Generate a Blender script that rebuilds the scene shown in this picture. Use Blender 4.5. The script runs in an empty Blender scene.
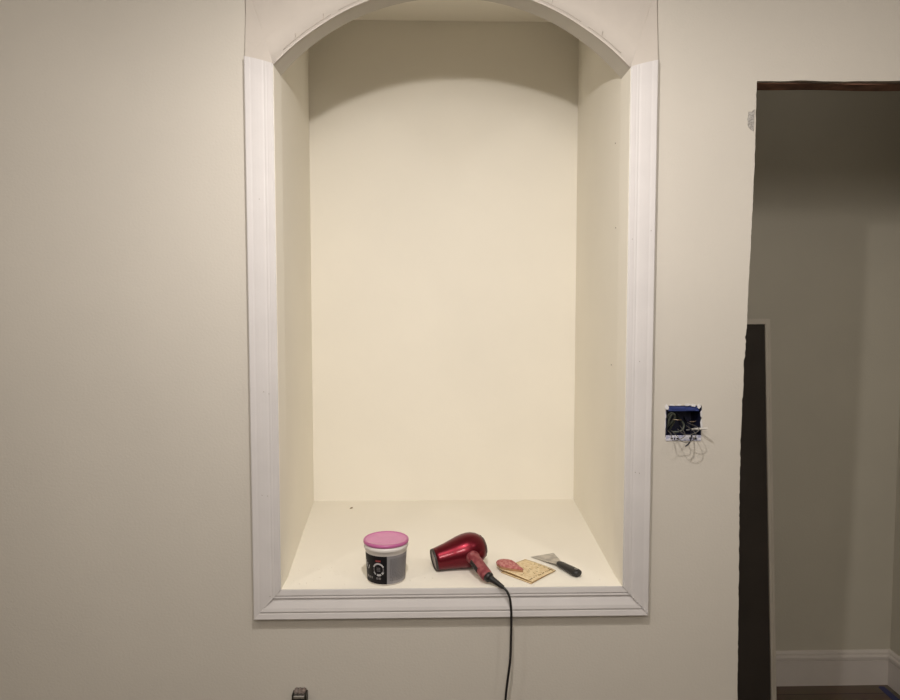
import bpy, bmesh, math, random
from mathutils import Vector, Matrix
random.seed(7)
scn = bpy.context.scene
col = scn.collection
ZF = 0.78                       # height of the alcove trim's underside above the floor
PI = math.pi

# ------------------------------------------------------------------ materials
def mat(name, base, rough=0.6, metal=0.0, spec=0.5, var=0.0, vscale=6.0, bump=0.0, bscale=120.0,
        coat=0.0, base2=None, clear=0.0):
    m = bpy.data.materials.new(name); m.use_nodes = True
    nt = m.node_tree; b = nt.nodes['Principled BSDF']
    b.inputs['Base Color'].default_value = (*base, 1)
    b.inputs['Roughness'].default_value = rough
    b.inputs['Metallic'].default_value = metal
    b.inputs['Specular IOR Level'].default_value = spec
    b.inputs['Coat Weight'].default_value = coat
    b.inputs['Transmission Weight'].default_value = clear
    tc = nt.nodes.new('ShaderNodeTexCoord')
    if var or base2:
        n = nt.nodes.new('ShaderNodeTexNoise'); n.inputs['Scale'].default_value = vscale
        n.inputs['Detail'].default_value = 5
        r = nt.nodes.new('ShaderNodeValToRGB')
        if base2:
            r.color_ramp.elements[0].position = 0.42; r.color_ramp.elements[1].position = 0.6
            c0, c1 = base, base2
        else:
            r.color_ramp.elements[0].position = 0.3; r.color_ramp.elements[1].position = 0.7
            c0 = [x*(1-var) for x in base]; c1 = [min(1, x*(1+var)) for x in base]
        r.color_ramp.elements[0].color = (*c0, 1); r.color_ramp.elements[1].color = (*c1, 1)
        nt.links.new(tc.outputs['Object'], n.inputs['Vector'])
        nt.links.new(n.outputs['Fac'], r.inputs['Fac'])
        nt.links.new(r.outputs['Color'], b.inputs['Base Color'])
    if bump:
        n2 = nt.nodes.new('ShaderNodeTexNoise'); n2.inputs['Scale'].default_value = bscale
        n2.inputs['Detail'].default_value = 3
        bp = nt.nodes.new('ShaderNodeBump'); bp.inputs['Strength'].default_value = bump
        bp.inputs['Distance'].default_value = 0.002
        nt.links.new(tc.outputs['Object'], n2.inputs['Vector'])
        nt.links.new(n2.outputs['Fac'], bp.inputs['Height'])
        nt.links.new(bp.outputs['Normal'], b.inputs['Normal'])
    return m

M = {}
M['wall']    = mat('wall_paint', (.56,.525,.465), .75, spec=.25, var=.025, vscale=3, bump=.25, bscale=170)
M['alcove']  = mat('alcove_paint', (.88,.84,.745), .8, spec=.2, var=.015, vscale=4, bump=.12, bscale=150)
M['mud']     = mat('joint_compound', (.53,.485,.435), .85, spec=.15, var=.03, vscale=14, bump=.3, bscale=60)
M['trim']    = mat('trim_paint', (.60,.575,.565), .5, spec=.35, var=.03, vscale=12, bump=.12, bscale=90)
M['crackm']  = mat('crack_dark', (.42,.37,.32), .9)
M['dent']    = mat('nail_dent', (.30,.26,.22), .9)
M['closet']  = mat('closet_paint', (.52,.485,.40), .8, spec=.2, var=.03, vscale=3, bump=.3, bscale=120)
M['closet_trim'] = mat('closet_trim_paint', (.62,.57,.52), .45, var=.03, vscale=9)
M['ceil']    = mat('ceiling_paint', (.72,.69,.63), .9, spec=.1, var=.02)
M['wood']    = mat('raw_header_wood', (.26,.13,.085), .8, var=.35, vscale=30, bump=.4, bscale=80)
M['tapeblue']= mat('blue_tape', (.035,.04,.12), .7, var=.1, vscale=30)
M['mesh']    = mat('torn_paper', (.26,.245,.225), .95, base2=(.42,.40,.37), vscale=320)
# plank floor
def floor_mat():
    m = bpy.data.materials.new('dark_wood_floor'); m.use_nodes = True
    nt = m.node_tree; b = nt.nodes['Principled BSDF']; b.inputs['Roughness'].default_value = .45
    tc = nt.nodes.new('ShaderNodeTexCoord'); br = nt.nodes.new('ShaderNodeTexBrick')
    br.inputs['Color1'].default_value = (.17,.125,.085,1); br.inputs['Color2'].default_value = (.13,.092,.06,1)
    br.inputs['Mortar'].default_value = (.02,.014,.01,1); br.inputs['Scale'].default_value = 1
    br.inputs['Brick Width'].default_value = 1.2; br.inputs['Row Height'].default_value = .12
    br.inputs['Mortar Size'].default_value = .002
    n = nt.nodes.new('ShaderNodeTexNoise'); n.inputs['Scale'].default_value = 9
    mx = nt.nodes.new('ShaderNodeMixRGB'); mx.blend_type = 'MULTIPLY'; mx.inputs['Fac'].default_value = .45
    nt.links.new(tc.outputs['Object'], br.inputs['Vector']); nt.links.new(tc.outputs['Object'], n.inputs['Vector'])
    nt.links.new(br.outputs['Color'], mx.inputs['Color1']); nt.links.new(n.outputs['Color'], mx.inputs['Color2'])
    nt.links.new(mx.outputs['Color'], b.inputs['Base Color'])
    return m
M['floor'] = floor_mat()

M['lidpink'] = mat('pink_lid_plastic', (.63,.235,.43), .35, spec=.5, var=.05, vscale=40)
M['lidrim']  = mat('pink_lid_rim_plastic', (.50,.13,.31), .3)
M['tub']     = mat('white_tub_plastic', (.74,.70,.67), .4)
M['lblack']  = mat('label_black', (.008,.007,.009), .55, spec=.25)
M['lgrey']   = mat('label_grey', (.25,.24,.25), .45, var=.05, vscale=60)
M['lwhite']  = mat('label_white_print', (.52,.51,.52), .5)
M['ldim']    = mat('label_dim_print', (.17,.155,.16), .5)
M['lred']    = mat('label_red_print', (.42,.07,.07), .5)
M['ldark']   = mat('label_fine_print', (.06,.058,.06), .5)
M['red']     = mat('metallic_red', (.135,.003,.012), .32, metal=.75, spec=.5, coat=.25, var=.08, vscale=200)
M['redhandle']= mat('dusty_red_handle', (.20,.028,.038), .5, base2=(.30,.08,.085), vscale=90)
M['blackpl'] = mat('black_plastic', (.014,.013,.013), .4)
M['darkpl']  = mat('dark_grip_plastic', (.035,.028,.026), .5)
M['grille']  = mat('nozzle_mesh_grey', (.30,.27,.27), .5, metal=.3, var=.2, vscale=500)
M['sand']    = mat('yellow_sandpaper', (.70,.54,.31), .95, base2=(.80,.66,.42), vscale=120, bump=.4, bscale=700)
M['sandprint']= mat('sandpaper_print', (.20,.13,.06), .9)
M['sandedge']= mat('sandpaper_dark_edge', (.32,.17,.05), .9)
M['pad']     = mat('pink_red_abrasive', (.45,.135,.125), .95, base2=(.60,.28,.25), vscale=110, bump=.8, bscale=400)
M['padedge'] = mat('tan_foam_edge', (.42,.23,.12), .9, var=.15, vscale=60)
M['steel']   = mat('scuffed_steel', (.42,.40,.38), .38, metal=.75, base2=(.60,.57,.53), vscale=45)
M['bluebox'] = mat('blue_box_plastic', (.02,.036,.15), .45, var=.2, vscale=80)
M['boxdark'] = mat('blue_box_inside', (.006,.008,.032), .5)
M['chip']    = mat('white_plaster_chips', (.62,.61,.62), .9, var=.08, vscale=80)
M['flange']  = mat('smeared_flange', (.36,.37,.50), .8, base2=(.62,.61,.64), vscale=130)
M['wiregrey']= mat('grey_cable', (.05,.056,.043), .5)
M['wireblk'] = mat('black_wire', (.012,.012,.02), .4)
M['wirewht'] = mat('white_wire', (.66,.63,.58), .5)
M['copper']  = mat('bare_copper', (.40,.30,.21), .35, metal=.8)
M['thinwire']= mat('thin_grey_wire', (.12,.11,.095), .6)
M['panel']   = mat('dark_glass_panel', (.05,.042,.036), .3, spec=.35, var=.15, vscale=4)
M['pframe']  = mat('pale_frame_paint', (.56,.51,.43), .6, var=.05, vscale=10)
M['chrome']  = mat('shiny_top_metal', (.62,.62,.60), .25, metal=.9)
M['fuzzy']   = mat('brown_grey_clamp', (.15,.115,.095), .8, base2=(.24,.2,.18), vscale=150)
M['fdark']   = mat('dark_fitting', (.020,.018,.012), .45)
M['crumb']   = mat('plaster_crumb', (.34,.27,.19), .95)
M['crumbl']  = mat('pale_plaster_crumb', (.62,.56,.47), .95)

# ------------------------------------------------------------------ mesh builder
class MB:
    def __init__(s): s.v=[]; s.f=[]; s.m=[]; s.sm=[]
    def add(s, vs, fs, mi=0, smooth=False):
        o=len(s.v); s.v += [Vector(v) for v in vs]
        for f in fs: s.f.append([i+o for i in f]); s.m.append(mi); s.sm.append(smooth)
    def box(s, x0,x1,y0,y1,z0,z1, mi=0):
        s.add([(x0,y0,z0),(x1,y0,z0),(x1,y1,z0),(x0,y1,z0),(x0,y0,z1),(x1,y0,z1),(x1,y1,z1),(x0,y1,z1)],
              [(0,3,2,1),(4,5,6,7),(0,1,5,4),(1,2,6,5),(2,3,7,6),(3,0,4,7)], mi)
    def hexa(s, p, mi=0):       # 4 bottom + 4 top points
        s.add(p,[(0,3,2,1),(4,5,6,7),(0,1,5,4),(1,2,6,5),(2,3,7,6),(3,0,4,7)],mi)
    def rings(s, rings, mi=0, smooth=True, cap0=True, cap1=True, closed=True):
        n=len(rings[0]); vs=[p for r in rings for p in r]; fs=[]
        for i in range(len(rings)-1):
            for j in range(n if closed else n-1):
                k=(j+1)%n
                fs.append((i*n+j,i*n+k,(i+1)*n+k,(i+1)*n+j))
        s.add(vs,fs,mi,smooth)
        o=len(s.v)-len(vs)
        if cap0: s.f.append([o+j for j in reversed(range(n))]); s.m.append(mi); s.sm.append(False)
        if cap1: s.f.append([o+(len(rings)-1)*n+j for j in range(n)]); s.m.append(mi); s.sm.append(False)
    def lathe(s, prof, c, n=40, mi=0, cap0=True, cap1=True, smooth=True):
        s.rings([[(c[0]+r*math.cos(2*PI*j/n), c[1]+r*math.sin(2*PI*j/n), c[2]+z) for j in range(n)] for r,z in prof], mi, smooth, cap0, cap1)
    def axial(s, prof, p0, ax, n=32, mi=0, cap0=True, cap1=True, squash=1.0, up=(0,0,1)):
        ax=Vector(ax).normalized(); u=Vector(up).cross(ax).normalized(); w=ax.cross(u)
        p0=Vector(p0)
        s.rings([[p0+ax*t+u*(r*math.cos(2*PI*j/n))+w*(r*squash*math.sin(2*PI*j/n)) for j in range(n)] for t,r in prof], mi, True, cap0, cap1)
    def tube(s, pts, rad, n=10, mi=0, sub=6):
        P=smooth_path([Vector(p) for p in pts], sub) if sub>1 and len(pts)>2 else [Vector(p) for p in pts]
        N=len(P); rg=[]; prev=None
        for i,p in enumerate(P):
            t=(P[min(i+1,N-1)]-P[max(i-1,0)]).normalized()
            if prev is None:
                a=Vector((0,0,1)) if abs(t.z)<.9 else Vector((1,0,0)); u=t.cross(a).normalized()
            else:
                u=(prev-t*prev.dot(t)).normalized()
            prev=u; w=t.cross(u)
            r=rad(i/(N-1)) if callable(rad) else rad
            rg.append([p+u*(r*math.cos(2*PI*j/n))+w*(r*math.sin(2*PI*j/n)) for j in range(n)])
        s.rings(rg, mi)
    def prism(s, poly, z0, z1, mi=0, mside=None):
        n=len(poly)
        vs=[(x,y,z0) for x,y in poly]+[(x,y,z1) for x,y in poly]
        s.add(vs,[tuple(reversed(range(n))),tuple(range(n,2*n))],mi)
        s.add(vs,[(j,(j+1)%n,n+(j+1)%n,n+j) for j in range(n)], mi if mside is None else mside)
    def blob(s, c, r, mi=0, jit=.25, sq=.6):
        bm=bmesh.new(); bmesh.ops.create_icosphere(bm, subdivisions=1, radius=1)
        vs=[(c[0]+v.co.x*r*(1+random.uniform(-jit,jit)), c[1]+v.co.y*r*(1+random.uniform(-jit,jit)), c[2]+v.co.z*r*sq) for v in bm.verts]
        fs=[[v.index for v in f.verts] for f in bm.faces]; bm.free(); s.add(vs,fs,mi,True)
    def build(s, name, mats, parent=None, origin=None, bevel=0, fixn=True):
        o0=Vector(parent['_o']) if parent is not None else Vector(origin or (0,0,0))
        me=bpy.data.meshes.new(name)
        me.from_pydata([tuple(v-o0) for v in s.v],[],s.f)
        for mm in (mats if isinstance(mats,(list,tuple)) else [mats]): me.materials.append(M[mm])
        for p,mi,sm in zip(me.polygons,s.m,s.sm): p.material_index=mi; p.use_smooth=sm
        if fixn:
            bm=bmesh.new(); bm.from_mesh(me); bmesh.ops.remove_doubles(bm,verts=bm.verts,dist=1e-6)
            bmesh.ops.recalc_face_normals(bm,faces=bm.faces); bm.to_mesh(me); bm.free()
        me.update()
        ob=bpy.data.objects.new(name,me); col.objects.link(ob)
        if parent is not None:
            ob.parent=parent; ob['_o']=tuple(o0)
        else:
            ob.location=(o0.x,o0.y,o0.z+ZF); ob['_o']=tuple(o0)
        if bevel:
            b=ob.modifiers.new('bevel','BEVEL'); b.width=bevel; b.segments=2; b.limit_method='ANGLE'; b.angle_limit=math.radians(40)
        return ob

def smooth_path(P, sub):
    out=[]
    for i in range(len(P)-1):
        p0=P[max(i-1,0)]; p1=P[i]; p2=P[i+1]; p3=P[min(i+2,len(P)-1)]
        for k in range(sub):
            t=k/sub
            out.append(.5*((2*p1)+(p2-p0)*t+(2*p0-5*p1+4*p2-p3)*t*t+(3*p1-p0-3*p2+p3)*t**3))
    out.append(P[-1]); return out

def thing(name, label, cat, o, group=None):
    e=bpy.data.objects.new(name,None); col.objects.link(e)
    e.location=(o[0],o[1],o[2]+ZF); e['_o']=tuple(o); e.empty_display_size=.05
    e['label']=label; e['category']=cat
    if group: e['group']=group
    return e
def tag(o,label,cat,group=None):
    o['label']=label; o['category']=cat
    if group: o['group']=group
    return o
def struct(o): o['kind']='structure'; return o

# ------------------------------------------------------------------ measured sizes
HI=.414; HO=.4785; ZI=.0706; ZT=1.323; TP=-.018    # alcove half widths, shelf, trim top, trim face
ND=.7478; WT=.065; NZ=1.716
BL,BR=-.4658,.4502                                  # alcove back corners
ARC_R=.55; ARC_Z=1.495-.55
DX=.7185; DZ=1.283                                  # rough doorway: left jamb and header
BX0,BX1,BZ0,BZ1=.5175,.606,.434,.511                 # cut-out of the electrical box
FZ=-ZF; CZ=1.97
RXL,RXR,RYB=-2.3,2.6,-3.4
CY=1.035; CXR=1.812; CXL=.58                         # closet

def arch_pts(n=48, r=ARC_R, x0=-HI, x1=HI):
    a0=math.atan2(math.sqrt(r*r-x0*x0), x0); a1=math.atan2(math.sqrt(r*r-x1*x1), x1)
    return [(r*math.cos(a0+(a1-a0)*i/n), ARC_Z+r*math.sin(a0+(a1-a0)*i/n)) for i in range(n+1)]

# ------------------------------------------------------------------ front wall with alcove, doorway and box cut-outs
def fill_curve(splines, depth):
    cu=bpy.data.curves.new('tmp','CURVE'); cu.dimensions='2D'; cu.fill_mode='BOTH'; cu.extrude=depth/2
    for pts in splines:
        sp=cu.splines.new('POLY'); sp.points.add(len(pts)-1); sp.use_cyclic_u=True
        for p,(x,z) in zip(sp.points,pts): p.co=(x,z,0,1)
    ob=bpy.data.objects.new('tmp',cu); col.objects.link(ob)
    dg=bpy.context.evaluated_depsgraph_get()
    me=bpy.data.meshes.new_from_object(ob.evaluated_get(dg))
    bpy.data.objects.remove(ob); bpy.data.curves.remove(cu)
    return me
JP=[(1.30,.7195),(1.20,.7190),(1.10,.7195),(1.00,.7175),(.70,.7105),(.56,.7060),(.44,.7035),(.30,.7035),(.08,.7075),(-.25,.7125),(-.80,.7150)]
def jx(z):
    for (za,xa),(zb,xb) in zip(JP,JP[1:]):
        if zb<=z<=za: return xb+(xa-xb)*(z-zb)/(za-zb)
    return .7195
jamb=[]
z=FZ
while z<DZ-.004:
    j=random.uniform(-.0007,.0007)
    if (.35<z<.62 and random.random()<.3): j-=random.uniform(.0008,.0022)
    if abs(z-.675)<.006 or abs(z-.618)<.005: j-=.0030
    jamb.append((jx(z)+j, z)); z+=random.uniform(.005,.014)
head=[]; x=DX+.002
while x<1.5:
    head.append((x, DZ+.0012*math.sin(x*19)+random.uniform(-.0007,.0007)+.003*(x>.80))); x+=random.uniform(.008,.028)
# little plaster burrs along the header
head=[(DX+.001,DZ-.001)]+head
outer=[(RXL,FZ)]+jamb+head+[(1.5,DZ+.004),(1.5,FZ),(RXR,FZ),(RXR,CZ),(RXL,CZ)]
arch=arch_pts()
hole=[(-HI,.05)]+arch+[(HI,.05)]
boxhole=[(BX0,BZ0),(BX0,BZ1),(BX1,BZ1),(BX1,BZ0)]
me=fill_curve([outer,hole,boxhole],WT)
for v in me.vertices:
    x,zz,d=v.co; v.co=(x, WT/2-d, zz)
bm=bmesh.new(); bm.from_mesh(me); bmesh.ops.remove_doubles(bm,verts=bm.verts,dist=1e-6); bmesh.ops.recalc_face_normals(bm,faces=bm.faces); bm.to_mesh(me); bm.free()
me.polygons.foreach_set('use_smooth',[False]*len(me.polygons)); me.name='wall_front'; me.materials.clear(); me.materials.append(M['wall'])
w=bpy.data.objects.new('wall_front',me); col.objects.link(w); w.location=(0,0,ZF); struct(w)

# plastered arch surround, feathered flush with the top of the side trims
mb=MB(); ys=lambda z: -.0165+.0150*max(0,min(1,(z-1.30)/.10))
n=48; A=arch_pts(n); fr=[];bk=[];to=[];tb=[]
for i,(x,zz) in enumerate(A):
    fr.append((x,ys(zz),zz)); bk.append((x,.0,zz))
rows=[]
for k in range(6):
    t=k/5; rw=[]
    for i,(x,zz) in enumerate(A):
        xo=-HO+2*HO*i/n if 0 else max(-HO,min(HO,x*HO/HI)); zo=1.62 if abs(x)<HI-1e-4 else 1.62
        X=x+(xo-x)*min(1,t*1.6); Z=zz+(zo-zz)*t
        rw.append((X,ys(Z),Z))
    rows.append(rw)
mb.rings(rows,0,True,False,False,closed=False)
# cheeks running down to the slanted trim tops
for s in (-1,1):
    a=(s*HI,ys(1.307),1.307); b=(s*HO,ys(1.318),1.318); c=(s*HO,ys(1.40),1.40); e=rows[1][0 if s<0 else -1]; e2=rows[2][0 if s<0 else -1]; e3=rows[3][0 if s<0 else -1]
    mb.add([a,b,c,e3,e2,e],[(0,1,2,3,4,5)],0)
    # outer returns to the wall
    mb.add([b,c,(s*HO,0,1.40),(s*HO,0,1.318)],[(0,1,2,3)],0); mb.add([a,b,(s*HO,0,1.318),(s*HI,0,1.307)],[(0,1,2,3)],0)
    mb.add([c,(s*HO,ys(1.62),1.62),(s*HO,0,1.62),(s*HO,0,1.40)],[(0,1,2,3)],0)
# soffit strip, then the corner bead along the arch
mb.rings([fr,bk],0,False,False,False,closed=False)
mb.tube([(x,ys(zz)+.0012,zz+.0012) for x,zz in A],.0022,8,0,1)
struct(mb.build('trim_4','mud'))
# hairline cracks above the trims and along the bead
for nm,pts in (('trim_5',[(-HO-.001,-.0005,1.325),(-HO-.0005,-.0005,1.40),(-HO-.002,-.0005,1.50),(-HO,-.0005,1.60)]),
               ('trim_6',[(HO+.001,-.0005,1.325),(HO+.002,-.0005,1.42),(HO,-.0005,1.50),(HO+.001,-.0005,1.60)])):
    mb=MB(); mb.tube(pts,.0006,6,0,4); struct(mb.build(nm,'crackm'))
mb=MB()
oa=[(x*1.012,ys(zz)-.0003,ARC_Z+(zz-ARC_Z)*1.014) for x,zz in A]
for i0,i1 in ((2,9),(10,16),(33,40),(41,46)):
    mb.tube(oa[i0:i1+1],.0007,5,0,1)
for i in (4,8,13,16,36,43): 
    p=Vector(oa[i]); mb.tube([p,p+Vector((random.uniform(-.003,.003),0,.012))],.0006,5,0,1)
struct(mb.build('trim_7','crackm'))

# ------------------------------------------------------------------ alcove shell
T=.025
mb=MB(); mb.hexa([(-HI,WT,.03),(BL,ND,.03),(BL-T,ND,.03),(-HI-T,WT,.03),(-HI,WT,NZ),(BL,ND,NZ),(BL-T,ND,NZ),(-HI-T,WT,NZ)])
mb.hexa([(-HI,-.0160,.0706),(-HI,WT+.002,.0706),(-HI+.0006,WT+.002,.0706),(-HI+.0006,-.0160,.0706),(-HI,-.0160,1.306),(-HI,WT+.002,1.306),(-HI+.0006,WT+.002,1.306),(-HI+.0006,-.0160,1.306)])
struct(mb.build('wall_alcove_left','alcove'))
mb=MB(); mb.hexa([(HI,WT,.03),(HI+T,WT,.03),(BR+T,ND,.03),(BR,ND,.03),(HI,WT,NZ),(HI+T,WT,NZ),(BR+T,ND,NZ),(BR,ND,NZ)])
mb.hexa([(HI,-.0160,.0706),(HI-.0006,-.0160,.0706),(HI-.0006,WT+.002,.0706),(HI,WT+.002,.0706),(HI,-.0160,1.306),(HI-.0006,-.0160,1.306),(HI-.0006,WT+.002,1.306),(HI,WT+.002,1.306)])
struct(mb.build('wall_alcove_right','alcove'))
mb=MB(); mb.box(BL-T,BR+T,ND,ND+T,.03,NZ+T); struct(mb.build('wall_alcove_back','alcove'))
mb=MB(); mb.hexa([(-HI-T,WT,NZ),(HI+T,WT,NZ),(BR+T,ND,NZ),(BL-T,ND,NZ),(-HI-T,WT,NZ+T),(HI+T,WT,NZ+T),(BR+T,ND,NZ+T),(BL-T,ND,NZ+T)])
struct(mb.build('ceiling_alcove','alcove'))
mb=MB()
mb.prism([(-HI,-.001),(HI,-.001),(HI,WT),(BR,ND),(BL,ND),(-HI,WT)],.052,ZI)
mb.box(-HI,HI,-.0140,-.0008,ZI-.0012,ZI)
shelf=mb.build('floor_alcove','alcove'); struct(shelf)

# ------------------------------------------------------------------ moulded trim, mitred at the lower corners
W=HO-HI
prof=[(0,0),(0,.0150),(.0010,.0162),(.004,.0168),(.009,.0162),(.0130,.0142),(.0140,.0120),(.0155,.0120),(.0163,.0142),(.0190,.0144),
      (.0202,.0112),(.0222,.0112),(.0238,.0148),(.027,.0172),(.034,.0188),(.041,.0186),(.046,.0170),(.0485,.0152),(.051,.0152),(.0525,.0176),(.055,.0182),(.0625,.0182),(.0645,.0172),(.0645,0)]
# leg relief is flattened in the shape to imitate softer shading there
def leg(s):
    mb=MB(); top=[];bot=[]
    for w_,h in prof:
        hh=h if h==0 else .0178*.87+h*.13 if .001<w_<.064 else h*.95
        x=s*(HI+w_*(1.03 if s<0 else 1)); zb=ZI-w_*(ZI+.0035)/W; zt=1.3080+(ZT+.002-1.3080)*min(1,(w_/W))**.8
        bot.append((x,-hh,zb)); top.append((x,-hh,zt))
    mb.rings([bot,top],0,False,True,True,closed=True)
    return mb
def dents(mb,pts):
    for x,zz,y in pts:
        mb.axial([(0,.0011),(.0006,.0009)],(x,y,zz),(0,-1,0),n=8,mi=1)
mb=leg(-1); dents(mb,[(-.447,.55,-.0183),(-.435,.545,-.0183),(-.442,.30,-.0183),(-.455,.302,-.0183),(-.45,1.0,-.0183),(-.44,.055,-.0183)])
struct(mb.build('trim_1',['trim','dent']))
mb=leg(1); dents(mb,[(.468,.93,-.0183),(.424,.91,-.0175),(.45,.35,-.0183),(.44,.352,-.0183),(.446,.62,-.0183)])
struct(mb.build('trim_2',['trim','dent']))
rail=[(0,0),(0,.0138),(.0010,.0146),(.013,.0162),(.0140,.0130),(.0155,.0130),(.0163,.0148),(.0190,.0156),(.0202,.0112),(.0222,.0106),(.030,.0138),(.040,.0178),(.0465,.0192),
      (.0485,.0186),(.0492,.0166),(.0508,.0166),(.0520,.0178),(.0625,.0194),(.0645,.0180),(.0645,0)]
mb=MB(); a=[];b=[]
for w_,h in rail:
    zz=ZI-w_*(ZI+.0035)/W-(.0013 if w_<.002 else 0)
    hh=h
    a.append((-HI-w_*1.03,-hh,zz)); b.append((HI+w_,-hh,zz))
mb.rings([a,b],0,False,True,True,closed=True)
# rough plaster left on the right-hand mitre
for i in range(26):
    t=random.random(); q=random.gauss(0,.004)
    mb.blob((HI+.022+t*.038+q,-.0188,ZI*(1-(.022+t*.038)/W)-q+random.uniform(-.002,.004)),random.uniform(.0012,.0026),0,.4,.8)
for i in range(12):
    t=random.random(); mb.blob((-HI-.02-t*.035,-.0178,ZI*(1-(.02+t*.035)/W)),random.uniform(.0008,.0016),0,.4,.8)
struct(mb.build('trim_3','trim'))
# dents on the right alcove wall and tiny scars
mb=MB()
for y,zz in ((.12,1.165),(.10,.95),(.13,.60)):
    xw=HI+(BR-HI)*(y-WT)/(ND-WT); mb.blob((xw-.0002,y,zz),.0018,0,.4,1)
struct(mb.build('trim_8','dent'))

# ------------------------------------------------------------------ room shell
mb=MB(); mb.box(RXL-.1,RXR+.1,RYB-.1,1.6,FZ-.08,FZ); struct(mb.build('floor','floor'))
mb=MB(); mb.box(RXL-.1,RXR+.1,RYB-.1,1.6,CZ,CZ+.08); struct(mb.build('ceiling','ceil'))
mb=MB(); mb.box(RXL-.1,RXL,RYB-.1,1.5,FZ,CZ); struct(mb.build('wall_left','wall'))
mb=MB(); mb.box(RXR,RXR+.1,RYB-.1,1.5,FZ,CZ); struct(mb.build('wall_right','wall'))
mb=MB(); mb.box(RXL,RXR,RYB-.1,RYB,FZ,CZ); struct(mb.build('wall_back','wall'))
# closet behind the doorway
mb=MB(); mb.box(CXL-.1,CXR+.1,CY,CY+.1,FZ,CZ); struct(mb.build('wall_closet_back','closet'))
mb=MB(); mb.box(CXR,CXR+.1,WT,CY,FZ,CZ); struct(mb.build('wall_closet_right','closet'))
mb=MB(); mb.box(CXL-.08,CXL,WT,CY,FZ,CZ); struct(mb.build('wall_closet_left','closet'))
mb=MB()
xs=[DX+.002+i*(1.498-DX)/14 for i in range(15)]
rg=[[(x,.012,DZ-.0005+.0012*math.sin(x*31)),(x,WT-.004,DZ-.001+.001*math.sin(x*23)),(x,WT-.004,DZ+.0002),(x,.012,DZ+.0004)] for x in xs]
mb.rings(rg,0,False)
struct(mb.build('trim_header','wood'))
# closet skirting: board plus moulded cap
BP=[(0,0),(.016,0),(.016,.118),(.0165,.1185),(.013,.122),(.019,.126),(.020,.140),(.017,.147),(.010,.150),(.012,.154),(.009,.162),(.004,.166),(0,.166)]
BP=[(d,h*.852) for d,h in BP]
mb=MB(); mb.rings([[(CXL,CY-d,FZ+h) for d,h in BP],[(CXR-d,CY-d,FZ+h) for d,h in BP]],0,False)
struct(mb.build('baseboard_back','closet_trim'))
mb=MB(); mb.rings([[(CXR-d,CY-d,FZ+h) for d,h in BP],[(CXR-d,WT,FZ+h) for d,h in BP]],0,False)
struct(mb.build('baseboard_right','closet_trim'))
# blue masking tape on the closet floor
mb=MB()
mb.prism([(1.742,.12),(1.773,.12),(1.7735,.985+.02),(1.757,.988+.02),(1.748,.981+.02),(1.741,.80)],FZ,FZ+.0012)
tag(mb.build('masking_tape','tapeblue',origin=(1.757,.55,FZ)),'strip of blue masking tape on the closet floor along the right skirting','tape')

# torn paper scar at the doorway edge
mb=MB(); P=[(.7155,1.218),(.712,1.2155),(.708,1.212),(.7015,1.2125),(.7005,1.200),(.699,1.195),(.701,1.188),(.7005,1.181),(.704,1.174),(.709,1.170),(.7150,1.167)]
mb.add([(x,-.0014,zz) for x,zz in P]+[(x,.003,zz) for x,zz in P],[tuple(range(len(P))),tuple(reversed(range(len(P),2*len(P))))]+[(i,(i+1)%len(P),len(P)+(i+1)%len(P),len(P)+i) for i in range(len(P))])
tag(mb.build('joint_tape','mesh',origin=(.708,0,1.19)),'torn grey scrap of mesh joint tape on the upper left edge of the doorway','tape')

# ------------------------------------------------------------------ framed dark panel leaning in the closet
B0=Vector((.80,.820,FZ)); lean=Vector((0,.138,1.486)).normalized(); nrm=Vector((0,-lean.z,lean.y)); Lh=1.492; PW=.442; FW=.020; PT=.024
pn=thing('framed_panel','tall dark glassy panel in a thin pale frame leaning against the closet back wall','panel',(B0.x+PW/2,B0.y,FZ))
def lp(x,h,t): return B0+Vector((x,0,0))+lean*h+nrm*t
def lbox(mb,x0,x1,h0,h1,t0,t1): mb.hexa([lp(x0,h0,t0),lp(x1,h0,t0),lp(x1,h0,t1),lp(x0,h0,t1),lp(x0,h1,t0),lp(x1,h1,t0),lp(x1,h1,t1),lp(x0,h1,t1)])
z0=.0035
mb=MB(); lbox(mb,0,FW,z0,Lh,-PT,0); lbox(mb,PW-FW,PW,z0,Lh,-PT,0); lbox(mb,FW,PW-FW,Lh-.020,Lh,-PT,0); lbox(mb,FW,PW-FW,z0,z0+FW,-PT,0)
lbox(mb,PW-FW*.45,PW-FW*.35,z0,Lh-.02,-PT*.5,.0012)
mb.build('frame','pframe',pn,bevel=.002)
mb=MB(); lbox(mb,FW-.004,PW-FW+.004,z0+FW-.004,Lh-.016,-PT+.003,-.007); mb.build('glass_panel','panel',pn)

# ------------------------------------------------------------------ electrical box in the wall
eb=thing('electrical_box','blue two gang electrical box with loose wires set in the wall right of the alcove','electrical box',(.5635,0,BZ0))
mb=MB(); t=.0025; yb=.062; e=.0008
x0,x1,z0_,z1_=BX0+e,BX1-e,BZ0+e,BZ1-e
mb.box(x0,x0+t,.001,yb,z0_,z1_); mb.box(x1-t,x1,.001,yb,z0_,z1_); mb.box(x0,x1,.001,yb,z0_,z0_+t); mb.box(x0,x1,.001,yb,z1_-t,z1_); mb.box(x0,x1,yb-t,yb,z0_,z1_)
mb.build('box_shell','boxdark',eb)
mb=MB(); mb.box(x0+.006,x1-.006,.0005,.004,BZ1-.0135,BZ1-.002); mb.box(x0+.012,x0+.045,-.0008,.003,BZ1-.010,BZ1-.004)
mb.box(x0+.05,x0+.07,-.0006,.003,BZ1-.012,BZ1-.006)
mb.build('upper_flange','bluebox',eb,bevel=.0006)
mb=MB(); mb.box(BX0+.001,BX1-.001,-.0022,.004,BZ0-.009,BZ0+.004)
mb.build('lower_flange','flange',eb,bevel=.001)
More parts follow.
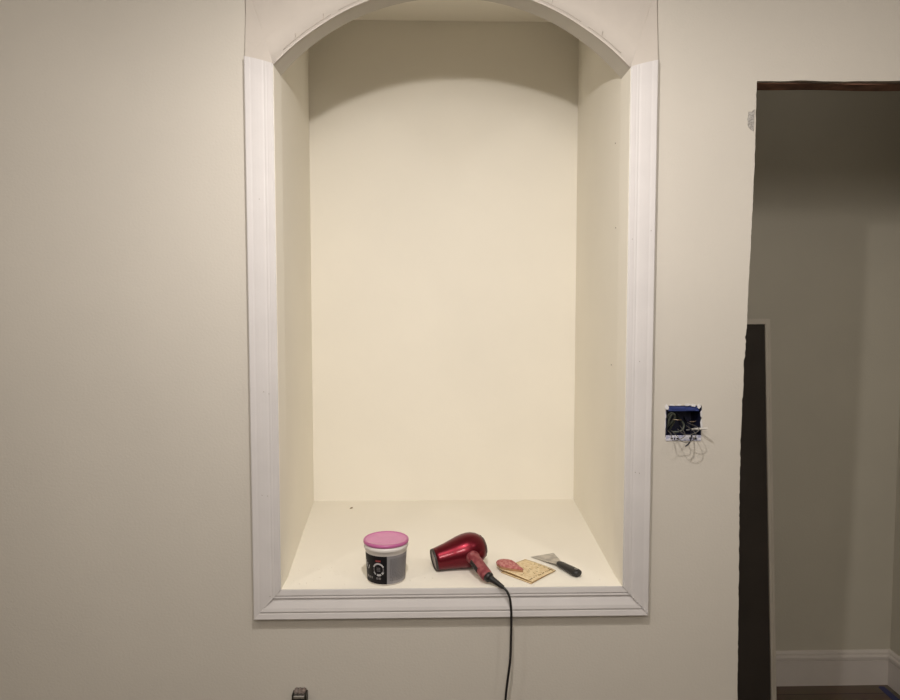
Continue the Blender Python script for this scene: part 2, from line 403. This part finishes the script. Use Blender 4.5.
for xx,ww in ((BX0+.0125,.0055),(BX0+.0205,.003),(BX0+.027,.007),(BX0+.058,.006),(BX0+.068,.008)): mb=MB(); mb.box(xx,xx+ww,-.0027,-.0005,BZ0-.0055+random.uniform(-.001,.001),BZ0-.001+random.uniform(-.001,.001)); mb.build('slot','blackpl',eb)
# torn plaster chips round the cut-out
mb=MB()
def chip(cx,cz,w_,h_):
    k=7; P=[(cx+w_*math.cos(2*PI*i/k)*random.uniform(.45,1.15), cz+h_*math.sin(2*PI*i/k)*random.uniform(.45,1.15)) for i in range(k)]
    y0=-random.uniform(.0012,.0026)
    mb.add([(x,y0,zz) for x,zz in P]+[(x,.0006,zz) for x,zz in P],[tuple(range(k)),tuple(reversed(range(k,2*k)))]+[(i,(i+1)%k,k+(i+1)%k,k+i) for i in range(k)])
for cx,cz,w_,h_ in ((BX0+.002,BZ1-.003,.0055,.0075),(BX0+.015,BZ1+.0015,.008,.0028),(BX0+.032,BZ1+.002,.008,.0025),(BX0+.05,BZ1+.0025,.010,.0028),
                    (BX0+.068,BZ1+.0008,.008,.004),(BX0+.082,BZ1-.002,.006,.0055),(BX0+.0865,BZ1-.02,.003,.012),(BX0+.0875,BZ0+.03,.0028,.013),
                    (BX0-.0012,BZ0+.03,.0016,.02),(BX0-.001,BZ0+.052,.0018,.012),(BX0+.083,BZ0-.004,.006,.005),(BX0+.002,BZ0-.004,.004,.003)): chip(cx,cz,w_,h_)
mb.build('plaster_edge','chip',eb)
def wire(name,m,pts,r,sub=6):
    mb=MB(); mb.tube(pts,r,8,0,sub); return mb.build(name,m,eb)
X=lambda u: BX0+u*(BX1-BX0); Zz=lambda v: BZ1-v*(BZ1-BZ0)
wire('wire','wiregrey',[(X(.05),.055,Zz(.95)),(X(.10),.020,Zz(.75)),(X(.16),.012,Zz(.40)),(X(.25),.010,Zz(.27)),(X(.31),.014,Zz(.42)),(X(.22),.022,Zz(.62)),(X(.10),.030,Zz(.80))],.0030)
wire('wire','wiregrey',[(X(.06),.05,Zz(.60)),(X(.07),.016,Zz(.45)),(X(.15),.008,Zz(.25)),(X(.27),.008,Zz(.30)),(X(.34),.020,Zz(.50)),(X(.22),.035,Zz(.9))],.0022)
wire('wire','wiregrey',[(X(.55),.06,Zz(.45)),(X(.58),.02,Zz(.62)),(X(.52),.010,Zz(.78)),(X(.40),.012,Zz(.86)),(X(.25),.02,Zz(.88))],.0026)
wire('wire','wireblk',[(X(.75),.06,Zz(.5)),(X(.72),.010,Zz(.75)),(X(.66),-.016,Zz(.92)),(X(.55),-.030,Zz(1.10)),(X(.42),-.034,Zz(1.21))],.0017)
wire('wire','wirewht',[(X(.80),.05,Zz(.90)),(X(.83),.012,Zz(.78)),(X(.92),-.018,Zz(.70)),(X(1.03),-.034,Zz(.65))],lambda t:.0019+.0012*math.sin(t*PI))
wire('wire','copper',[(X(.25),.015,Zz(.475)),(X(.38),.008,Zz(.47)),(X(.50),.012,Zz(.48))],.0010)
wire('wire','copper',[(X(.72),.015,Zz(.54)),(X(.82),.009,Zz(.53)),(X(.90),.012,Zz(.51))],.0008)
for loop in ([(X(.12),.03,Zz(.80)),(X(.08),-.020,Zz(.86)),(X(.07),-.034,Zz(1.02)),(X(.24),-.038,Zz(.98)),(X(.40),-.036,Zz(.84)),(X(.52),.03,Zz(.7))],
             [(X(.26),.03,Zz(.84)),(X(.20),-.026,Zz(.88)),(X(.30),-.044,Zz(1.04)),(X(.52),-.050,Zz(1.00)),(X(.66),-.042,Zz(.80)),(X(.70),.03,Zz(.7))],
             [(X(.45),.03,Zz(.80)),(X(.40),-.026,Zz(.84)),(X(.50),-.044,Zz(.82)),(X(.66),-.050,Zz(.72)),(X(.74),-.040,Zz(.62)),(X(.72),.03,Zz(.6))]):
    wire('thin_wire','thinwire',loop,.0009)

# ------------------------------------------------------------------ small dark fitting at the foot of the picture
ft=thing('wall_fitting','small dark wall fitting with a shiny metal top under the left side of the alcove','fitting',(-.373,0,-.30))
mb=MB(); mb.box(-.391,-.386,-.024,0,-.30,-.187); mb.box(-.360,-.355,-.024,0,-.30,-.187); mb.box(-.386,-.360,-.006,0,-.30,-.182); mb.build('body','fdark',ft,bevel=.003)
mb=MB(); mb.box(-.386,-.360,-.023,-.006,-.30,-.197); mb.build('core','blackpl',ft,bevel=.002)
mb=MB(); mb.box(-.3865,-.3595,-.026,-.004,-.197,-.190); mb.build('top_plate','chrome',ft,bevel=.0015)
mb=MB()
for i in range(3): mb.axial([(0,.003),(.002,.0048),(.016,.0048),(.018,.003)],(-.382+i*.009,-.002,-.1845),(0,-1,0),n=12)
mb.box(-.387,-.359,-.014,0,-.190,-.1835); mb.build('clamp','fuzzy',ft)

# ------------------------------------------------------------------ tub of spackle
BXc,BYc=-.165,.045
HS=1.09
hs=lambda P:[(r_,h_*HS) for r_,h_ in P]
tb=thing('spackle_tub','small white tub of spackle with pink lid and black and grey label','tub',(BXc,BYc,ZI))
rb,rt,hb=.0465,.0525,.090
rad=lambda h: rb+(rt-rb)*h/hb
mb=MB(); mb.lathe(hs([(0,.002),(rb-.006,.002),(rb-.004,0),(rb-.001,.0012),(rad(.006),.006),(rad(.068),.068),(rad(.068)+.0008,.069),(rad(.07)+.0008,.076),(rad(.08)+.0024,.0775),(rad(.08)+.0034,.0785),(rad(.08)+.0034,.0865),(rad(.085),.0875),(rt-.004,hb),(0,hb)]),(BXc,BYc,ZI),56,0,False,False)
mb.build('tub_body','tub',tb)
mb=MB(); R=.0565
mb.lathe(hs([(R-.003,.0880),(R-.0005,.0882),(R,.0890),(R,.0925),(R-.0008,.0945),(R-.0025,.0955),(R-.0045,.0952),(R-.0060,.0940)]),(BXc,BYc,ZI),56,1,False,False)
mb.lathe(hs([(R-.0060,.0940),(R-.02,.0941),(.0003,.0942)]),(BXc,BYc,ZI),56,0,False,True)
mb.lathe(hs([(R-.003,.0880),(.0005,.0878)]),(BXc,BYc,ZI),56,1,False,True)
mb.build('lid',['lidpink','lidrim'],tb)
def cyl(phi,h,off): # phi from facing camera (-y), positive to the right
    r=rad(h)+off; a=math.radians(phi); return (BXc+r*math.sin(a), BYc-r*math.cos(a), ZI+h*HS)
def patch(mb,p0,p1,h0,h1,off,mi=0,n=None):
    n=n or max(1,int(abs(p1-p0)/6)); rows=[[cyl(p0+(p1-p0)*i/n,h,off) for i in range(n+1)] for h in (h0,h1)]
    mb.rings(rows,mi,True,False,False,closed=False)
def cpoly(mb,pts,off,mi=0): # polygon in (phi,h)
    mb.add([cyl(p,h,off) for p,h in pts],[tuple(range(len(pts)))],mi)
mb=MB(); patch(mb,6,-235,.004,.069,.0005,0,48); patch(mb,6,125,.004,.069,.0005,1,28)
lb=mb.build('label',['lblack','lgrey'],tb,fixn=False)
mb=MB()
kd=180/(PI*.05)    # degrees per metre of arc
ec,eh=-18.5,.0375   # emblem centre
def arc(r0,r1,a0,a1,mi,off=.0009,k=10):
    r0*=1.22; r1*=1.22
    for i in range(k):
        b0=math.radians(a0+(a1-a0)*i/k); b1=math.radians(a0+(a1-a0)*(i+1)/k)
        cpoly(mb,[(ec+kd*r0*math.cos(b0),eh+r0*math.sin(b0)),(ec+kd*r1*math.cos(b0),eh+r1*math.sin(b0)),(ec+kd*r1*math.cos(b1),eh+r1*math.sin(b1)),(ec+kd*r0*math.cos(b1),eh+r0*math.sin(b1))],off,mi)
arc(.0098,.0128,25,160,0); arc(.0092,.0112,165,215,1); arc(.0085,.0122,250,300,0); arc(.0092,.0112,-30,20,1)
arc(.0100,.0125,205,235,0); arc(.0085,.0125,312,338,0)
for i in range(3): cpoly(mb,[(ec-5.5,eh+.0030-.0034*i),(ec+5.5,eh+.0030-.0034*i),(ec+5.5,eh+.0046-.0034*i),(ec-5.5,eh+.0046-.0034*i)],.0009,1)
for i in range(5):  # small red word above the emblem
    p=ec-7.5+i*3.0; cpoly(mb,[(p,.0555),(p+1.9,.0555),(p+1.9,.0595),(p,.0595)],.0009,2)
for p,h,l in ((-74,.046,.013),(-65,.043,.011),(-56,.040,.009)):  # slanted white lettering at the left
    cpoly(mb,[(p,h-l/2),(p+2.6,h-l/2),(p+7.0,h+l/2),(p+4.4,h+l/2)],.0009,0)
cpoly(mb,[(-70,.036),(-56,.0335),(-56,.0352),(-70,.0378)],.0009,1)
for p,w_ in ((-66,9),(-54,7),(-44,5),(-26,5),(-19,7)):
    cpoly(mb,[(p,.0145),(p+w_,.0145),(p+w_,.0195),(p,.0195)],.0009,1)
mb.build('label_print',['lwhite','ldim','lred'],lb,fixn=False)
mb=MB()
for r in range(15):
    h=.012+r*.0034; p=14
    while p<76:
        w_=random.uniform(2.5,8); cpoly(mb,[(p,h),(min(p+w_,78),h),(min(p+w_,78),h+.0012),(p,h+.0012)],.0009,0); p+=w_+random.uniform(1.2,3)
mb.build('fine_print','ldark',lb,fixn=False)

# ------------------------------------------------------------------ red hair dryer with its cord over the shelf edge
hd=thing('hair_dryer','glossy dark red hair dryer lying on the shelf, black cord hanging over the edge','hair dryer',(.03,.10,ZI))
rc=Vector((.050,.122,.1162)); nc=Vector((-.0468,.096,.0982)); ax=(nc-rc); L=ax.length; ax.normalize()
mb=MB()
pr=[(-.0435,.004),(-.0425,.012),(-.039,.0215),(-.032,.0305),(-.022,.0380),(-.010,.0428),(.003,.0446),(.016,.0440),(.030,.0418),(.048,.0375),(.066,.0335),(L-.012,.0295),(L-.003,.0280)]
mb.axial(pr,rc,ax,40,0)
body=mb.build('body','red',hd)
mb=MB(); q=rc
mb.axial([(L-.005,.0278),(L-.0045,.0288),(L-.0005,.0280),(L+.001,.0272),(L,.0246),(L-.004,.0242)],q,ax,36,0,False,False)
nz=mb.build('nozzle_ring','darkpl',hd)
mb=MB(); mb.axial([(L-.0030,.0243),(L-.0022,.0240)],q,ax,32,0); mb.build('outlet_grille','grille',nz)
# rear intake lines: thin raised rings at the back of the dome
mb=MB()
for t,r in ((-.0395,.0207),(-.0345,.0280)):
    mb.axial([(t-.0006,r),(t-.0002,r+.0010),(t+.0006,r+.0013),(t+.0010,r+.0006)],rc,ax,36,0,False,False)
mb.build('intake_ring','darkpl',hd)
h0=Vector((.046,.098,.1165)); h1=Vector((.0865,.004,.0885)); hx=(h1-h0); HL=hx.length
mb=MB()
mb.axial([(0,.0160),(.018,.0168),(.030,.0162),(.055,.0156),(.080,.0154),(HL-.012,.0154),(HL-.004,.0145),(HL,.0120)],h0,hx,28,0,True,True,squash=.95)
hn=mb.build('handle','redhandle',hd)
hxn=hx.normalized(); side=Vector((-1,-.35,.10)); side=(side-hxn*side.dot(hxn)).normalized()
mb=MB(); c0=h0+hxn*.040+side*.0140
u2=hxn.cross(side)
mb.rings([[c0+hxn*(t+.0)+u2*(.0062*math.cos(a))+side*(.0032*math.sin(a)+.0006) for a in [2*PI*j/12 for j in range(12)]] for t in (0,.002,.034,.036)],0)
mb.build('switch','blackpl',hn)
# collar where the handle meets the body
mb=MB(); mb.axial([(.016,.0165),(.017,.0178),(.024,.0176),(.026,.0160)],h0,hx,28,0,False,False,squash=.95); mb.build('handle_collar','redhandle',hd)
mb=MB(); e0=h1-hxn*.006; e1=Vector((.1215,-.0285,.0755))
d=(e1-e0); dl=d.length
prf=[(0,.0130),(.010,.0124),(.013,.0098)]
k=0; tt=.013
while tt<dl-.003:
    r=.0092-(tt/dl)*.0046; prf += [(tt,r),(tt+.0016,r),(tt+.0020,r-.0011),(tt+.0026,r-.0011)]; tt+=.0030
prf += [(dl,.0036)]
mb.axial(prf,e0,d,20,0); mb.build('strain_relief','blackpl',hd)
mb=MB()
mb.tube([e1-d.normalized()*.004,(.1265,-.0318,.0715),(.1335,-.0345,.060),(.1380,-.0345,.042),(.1405,-.0330,.010),(.1400,-.0335,-.040),(.1385,-.0330,-.100),(.1330,-.0320,-.150),(.1280,-.0310,-.200),(.1240,-.0310,-.300),(.1270,-.0320,-.480),(.135,-.034,-.66),(.150,-.060,-.760),(.19,-.12,-.7768),(.26,-.20,-.7768),(.30,-.32,-.7768)],.0030,10)
mb.build('cord','blackpl',hd)

# ------------------------------------------------------------------ sandpaper, sanding pad, putty knife
sz=ZI
def grid_sheet(mb,c,zf,th,nu=14,nv=14,mi=0,ms=1):
    # c: four corners (x,y) in order; zf(u,v) height of underside
    top=[];bot=[]
    for i in range(nu+1):
        for j in range(nv+1):
            u,v=i/nu,j/nv
            x=(1-u)*(1-v)*c[0][0]+u*(1-v)*c[1][0]+u*v*c[2][0]+(1-u)*v*c[3][0]
            y=(1-u)*(1-v)*c[0][1]+u*(1-v)*c[1][1]+u*v*c[2][1]+(1-u)*v*c[3][1]
            z_=sz+zf(u,v); bot.append((x,y,z_)); top.append((x,y,z_+th))
    n=nv+1; N=len(top); fs=[];ss=[]
    for i in range(nu):
        for j in range(nv):
            a,b_,c_,d_=i*n+j,(i+1)*n+j,(i+1)*n+j+1,i*n+j+1
            fs += [(a+N,b_+N,c_+N,d_+N),(d_,c_,b_,a)]
    bd=[i*n for i in range(nu)]+[nu*n+j for j in range(nv)]+[i*n+nv for i in range(nu,0,-1)]+[j for j in range(nv,0,-1)]
    for a,b_ in zip(bd,bd[1:]+bd[:1]): ss.append((a,b_,b_+N,a+N))
    mb.add(bot+top,fs,mi,True); mb.add(bot+top,ss,ms)
    return lambda u,v:((1-u)*(1-v)*c[0][0]+u*(1-v)*c[1][0]+u*v*c[2][0]+(1-u)*v*c[3][0],(1-u)*(1-v)*c[0][1]+u*(1-v)*c[1][1]+u*v*c[2][1]+(1-u)*v*c[3][1],sz+zf(u,v)+th)
sc=[(.122,.080),(.196,.003),(.268,.080),(.200,.160)]
sp=thing('sandpaper_sheet','folded yellow sandpaper sheet with dark back print under the pink sanding pad','sandpaper',(.196,.08,ZI))
zt1=lambda u,v: .0035+.0030*math.sin(u*PI)*.4+.0045*(1-v)*(1-u)+.0015*math.sin(v*5)*.3
mb=MB(); grid_sheet(mb,[(.126,.076),(.193,.0005),(.262,.082),(.200,.152)],lambda u,v:.0004,.0012); mb.build('under_fold',['sand','sandedge'],sp)
mb=MB(); top=grid_sheet(mb,sc,zt1,.0011); up=mb.build('top_fold',['sand','sandedge'],sp)
mb=MB()
def dash(u0,v0,du,dv,w_):
    p=[]; L_=math.hypot(du,dv); nu_,nv_=-dv/L_*w_,du/L_*w_
    for (a,b_) in ((u0,v0),(u0+du,v0+dv),(u0+du+nu_,v0+dv+nv_),(u0+nu_,v0+nv_)):
        q=top(min(.99,max(.01,a)),min(.99,max(.01,b_))); p.append((q[0],q[1],q[2]+.0003))
    mb.add(p,[(0,1,2,3)])
v=.04
while v<.96: dash(.90+random.uniform(-.01,.01),v,0,random.uniform(.02,.06),.03); v+=random.uniform(.05,.10)
v=.1
while v<.9:  dash(.60+random.uniform(-.03,.03),v,random.uniform(-.02,.02),random.uniform(.015,.04),.025); v+=random.uniform(.08,.16)
u=.5
while u<.97: dash(u,.90+random.uniform(-.01,.01),random.uniform(.02,.05),.0,.03); u+=random.uniform(.05,.10)
for i in range(16): dash(random.uniform(.3,.9),random.uniform(.3,.9),random.uniform(-.03,.03),.02,.02)
mb.build('back_print','sandprint',up,fixn=False)

pd=thing('sanding_pad','worn pink-red sanding pad with rounded end, lying on the yellow sandpaper','sanding pad',(.145,.095,ZI))
PDY=-.007
out=[(.1160,.101),(.1165,.109),(.120,.119),(.127,.127),(.136,.131),(.148,.131),(.158,.126),(.164,.116),(.170,.098),(.178,.074),(.1805,.0665),(.176,.0655),(.160,.070),(.145,.074),(.132,.080),(.122,.090)]
out=[(x,y+PDY) for x,y in out]
def padl(x,y,l): # underside height: follows the sheet, lifted a little toward the left end
    return .0080+.0030*max(0,(.17-x)/.055)+l
def padmesh(l0,l1,inset,mi):
    cx=sum(p[0] for p in out)/len(out); cy=sum(p[1] for p in out)/len(out); rings=[]
    for l,s_ in ((l0,.96),(l0+.0008,1.0),(l1-.0012,1.0),(l1,.955)):
        s_*=inset; rings.append([(cx+(x-cx)*s_,cy+(y-cy)*s_,sz+padl(x,y,l)) for x,y in out])
    mb=MB(); mb.rings(rings,mi,True,True,False)
    # bumpy top
    prev=rings[-1]; rr=[prev]
    for s_ in (.75,.5,.25,.04):
        rr.append([(cx+(x-cx)*s_*inset,cy+(y-cy)*s_*inset,sz+padl(cx+(x-cx)*s_,cy+(y-cy)*s_,l1+.0010+random.uniform(-.0007,.0012))) for x,y in out])
    mb.rings(rr,mi,True,False,True); return mb
padmesh(0,.0052,1.0,0).build('foam_backing','padedge',pd)
mb=padmesh(.0053,.0090,1.02,0)
for i in range(22):
    p=random.choice(out); t_=random.uniform(.2,.95); x=.145+(p[0]-.145)*t_; y=.098+(p[1]-.098)*t_
    mb.blob((x,y,sz+padl(x,y,.0098)),random.uniform(.0010,.0024),0,.4,.7)
mb.build('abrasive_face','pad',pd)

pk=thing('putty_knife','small putty knife with steel blade and black handle, on shelf beside sandpaper','putty knife',(.285,.12,ZI))
tipa=Vector((.2175,.184)); tipb=Vector((.2855,.213)); nk=Vector((.2800,.114)); he=Vector((.3195,.0370))
hd2=(he-nk).normalized(); pp=Vector((-hd2.y,hd2.x))
tm=(tipa+tipb)/2; 
sh=[tipa, tipb, nk+pp*-.0+Vector((.012,.020)), nk+pp*.0072+hd2*.004, nk-pp*.0072+hd2*.004, nk+Vector((-.018,.012))]
mb=MB(); n=len(sh); zt_=[.0006,.0006,.0052,.0085,.0085,.0052]
th=[.0007,.0007,.0012,.0016,.0016,.0012]
mb.add([(p.x,p.y,sz+z_) for p,z_ in zip(sh,zt_)]+[(p.x,p.y,sz+z_+t_) for p,z_,t_ in zip(sh,zt_,th)],
  [tuple(reversed(range(n))),tuple(range(n,2*n))]+[(i,(i+1)%n,n+(i+1)%n,n+i) for i in range(n)])
mb.build('blade','steel',pk)
mb=MB(); rg=[]
HLn=(he-nk).length
for t_,w_,h_ in ((0,.0060,.0050),(.004,.0082,.0062),(.014,.0104,.0078),(.030,.0104,.0084),(.055,.0124,.0090),(HLn-.014,.0140,.0092),(HLn-.006,.0126,.0086),(HLn-.0015,.0075,.0060),(HLn,.0035,.0030)):
    c=nk+hd2*t_; zc=.0098
    rg.append([(c.x+pp.x*w_*math.cos(a),c.y+pp.y*w_*math.cos(a),sz+max(.0002,zc+h_*math.sin(a)*1.05)) for a in [2*PI*j/20 for j in range(20)]])
mb.rings(rg,0); kh=mb.build('handle','blackpl',pk)
c=nk+hd2*(HLn-.013); mb=MB(); mb.lathe([(.0042,.0),(.0046,.0006),(.0034,.0012),(.0028,.0004)],(c.x,c.y,sz+.0188),18,0,False,False); mb.build('hanging_hole','chrome',kh)

# ------------------------------------------------------------------ crumbs on the shelf
mb=MB(); mb.blob((-.322,.655,ZI+.0025),.0042,0,.5,.6); mb.blob((-.326,.651,ZI+.0015),.0025,0,.5,.6)
tag(mb.build('plaster_crumb','crumb',origin=(-.322,.655,ZI)),'tiny brown plaster crumb at the back left of the alcove shelf','crumb')
mb=MB()
for i in range(46):
    if i<24: x=random.uniform(-.40,-.25); y=random.uniform(-.005,.12)
    elif i<34: x=random.uniform(.09,.20); y=random.uniform(-.01,.02)
    else: x=random.uniform(-.12,.38); y=random.uniform(-.005,.05)
    if abs(x-BXc)<.055 and abs(y-BYc)<.06 or (.06<x<.33 and y>-.002): continue
    mb.blob((x,y,ZI+.0004),random.uniform(.0006,.0014),0,.5,.5)
o=mb.build('plaster_dust','crumbl',origin=(0,0,ZI)); o['kind']='stuff'
tag(o,'fine pale plaster dust scattered along the front of the alcove shelf','dust')

# ------------------------------------------------------------------ lamps (a three-lamp ceiling fitting above and ahead of the camera, plus two added fills), camera
def lamp(name,p,power,colr,r,aim=None,cone=150,blend=1.0):
    l=bpy.data.lights.new(name,'SPOT' if aim else 'POINT'); l.energy=power; l.color=colr; l.shadow_soft_size=r
    o=bpy.data.objects.new(name,l); col.objects.link(o); o.location=(p[0],p[1],p[2]+ZF)
    if aim:
        l.spot_size=math.radians(cone); l.spot_blend=blend
        o.rotation_euler=(Vector(aim)-Vector(p)).to_track_quat('-Z','Y').to_euler()
    return o
WARM=(1,.94,.89)
lamp('lamp_middle',(-.06,-.86,1.455),43,WARM,.015,(.04,.2,.46),131)
lamp('lamp_left',(-.96,-.98,1.44),11,WARM,.05,(-.6,.2,.4),140)
lamp('lamp_right',(.92,-.98,1.44),13,WARM,.05,(.9,.2,.4),140)
lamp('fill_room',(0,-2.5,1.5),55,WARM,.25)  # added soft fill behind the camera, raises the ambient light
lamp('fill_closet',(1.25,.45,1.75),.9,WARM,.12)  # added dim fill to lift the closet shade, no real fixture there
wd=bpy.data.worlds.new('world'); scn.world=wd; wd.use_nodes=True
wd.node_tree.nodes['Background'].inputs[0].default_value=(.8,.8,.85,1); wd.node_tree.nodes['Background'].inputs[1].default_value=.05

cam=bpy.data.cameras.new('camera'); cam.sensor_fit='HORIZONTAL'; cam.sensor_width=36; cam.lens=690.3*36/900; cam.clip_start=.02
co=bpy.data.objects.new('camera',cam); col.objects.link(co)
r=Vector((9.99678062e-01,-2.53718762e-02,1.98857962e-04)); u=Vector((1.35071857e-03,6.10428117e-02,9.98134235e-01)); f=Vector((2.53366771e-02,9.97812629e-01,-6.10574300e-02))
mw=Matrix.Identity(4)
for i in range(3): mw[i][0]=r[i]; mw[i][1]=u[i]; mw[i][2]=-f[i]
mw[0][3],mw[1][3],mw[2][3]=-.0485,-1.65,.7481+ZF
co.matrix_world=mw
scn.camera=co
for o in bpy.data.objects:
    if '_o' in o: del o['_o']
vs=scn.view_settings; vs.view_transform='Standard'; vs.look='None'; vs.gamma=1; vs.use_curve_mapping=False; vs.exposure=0.0
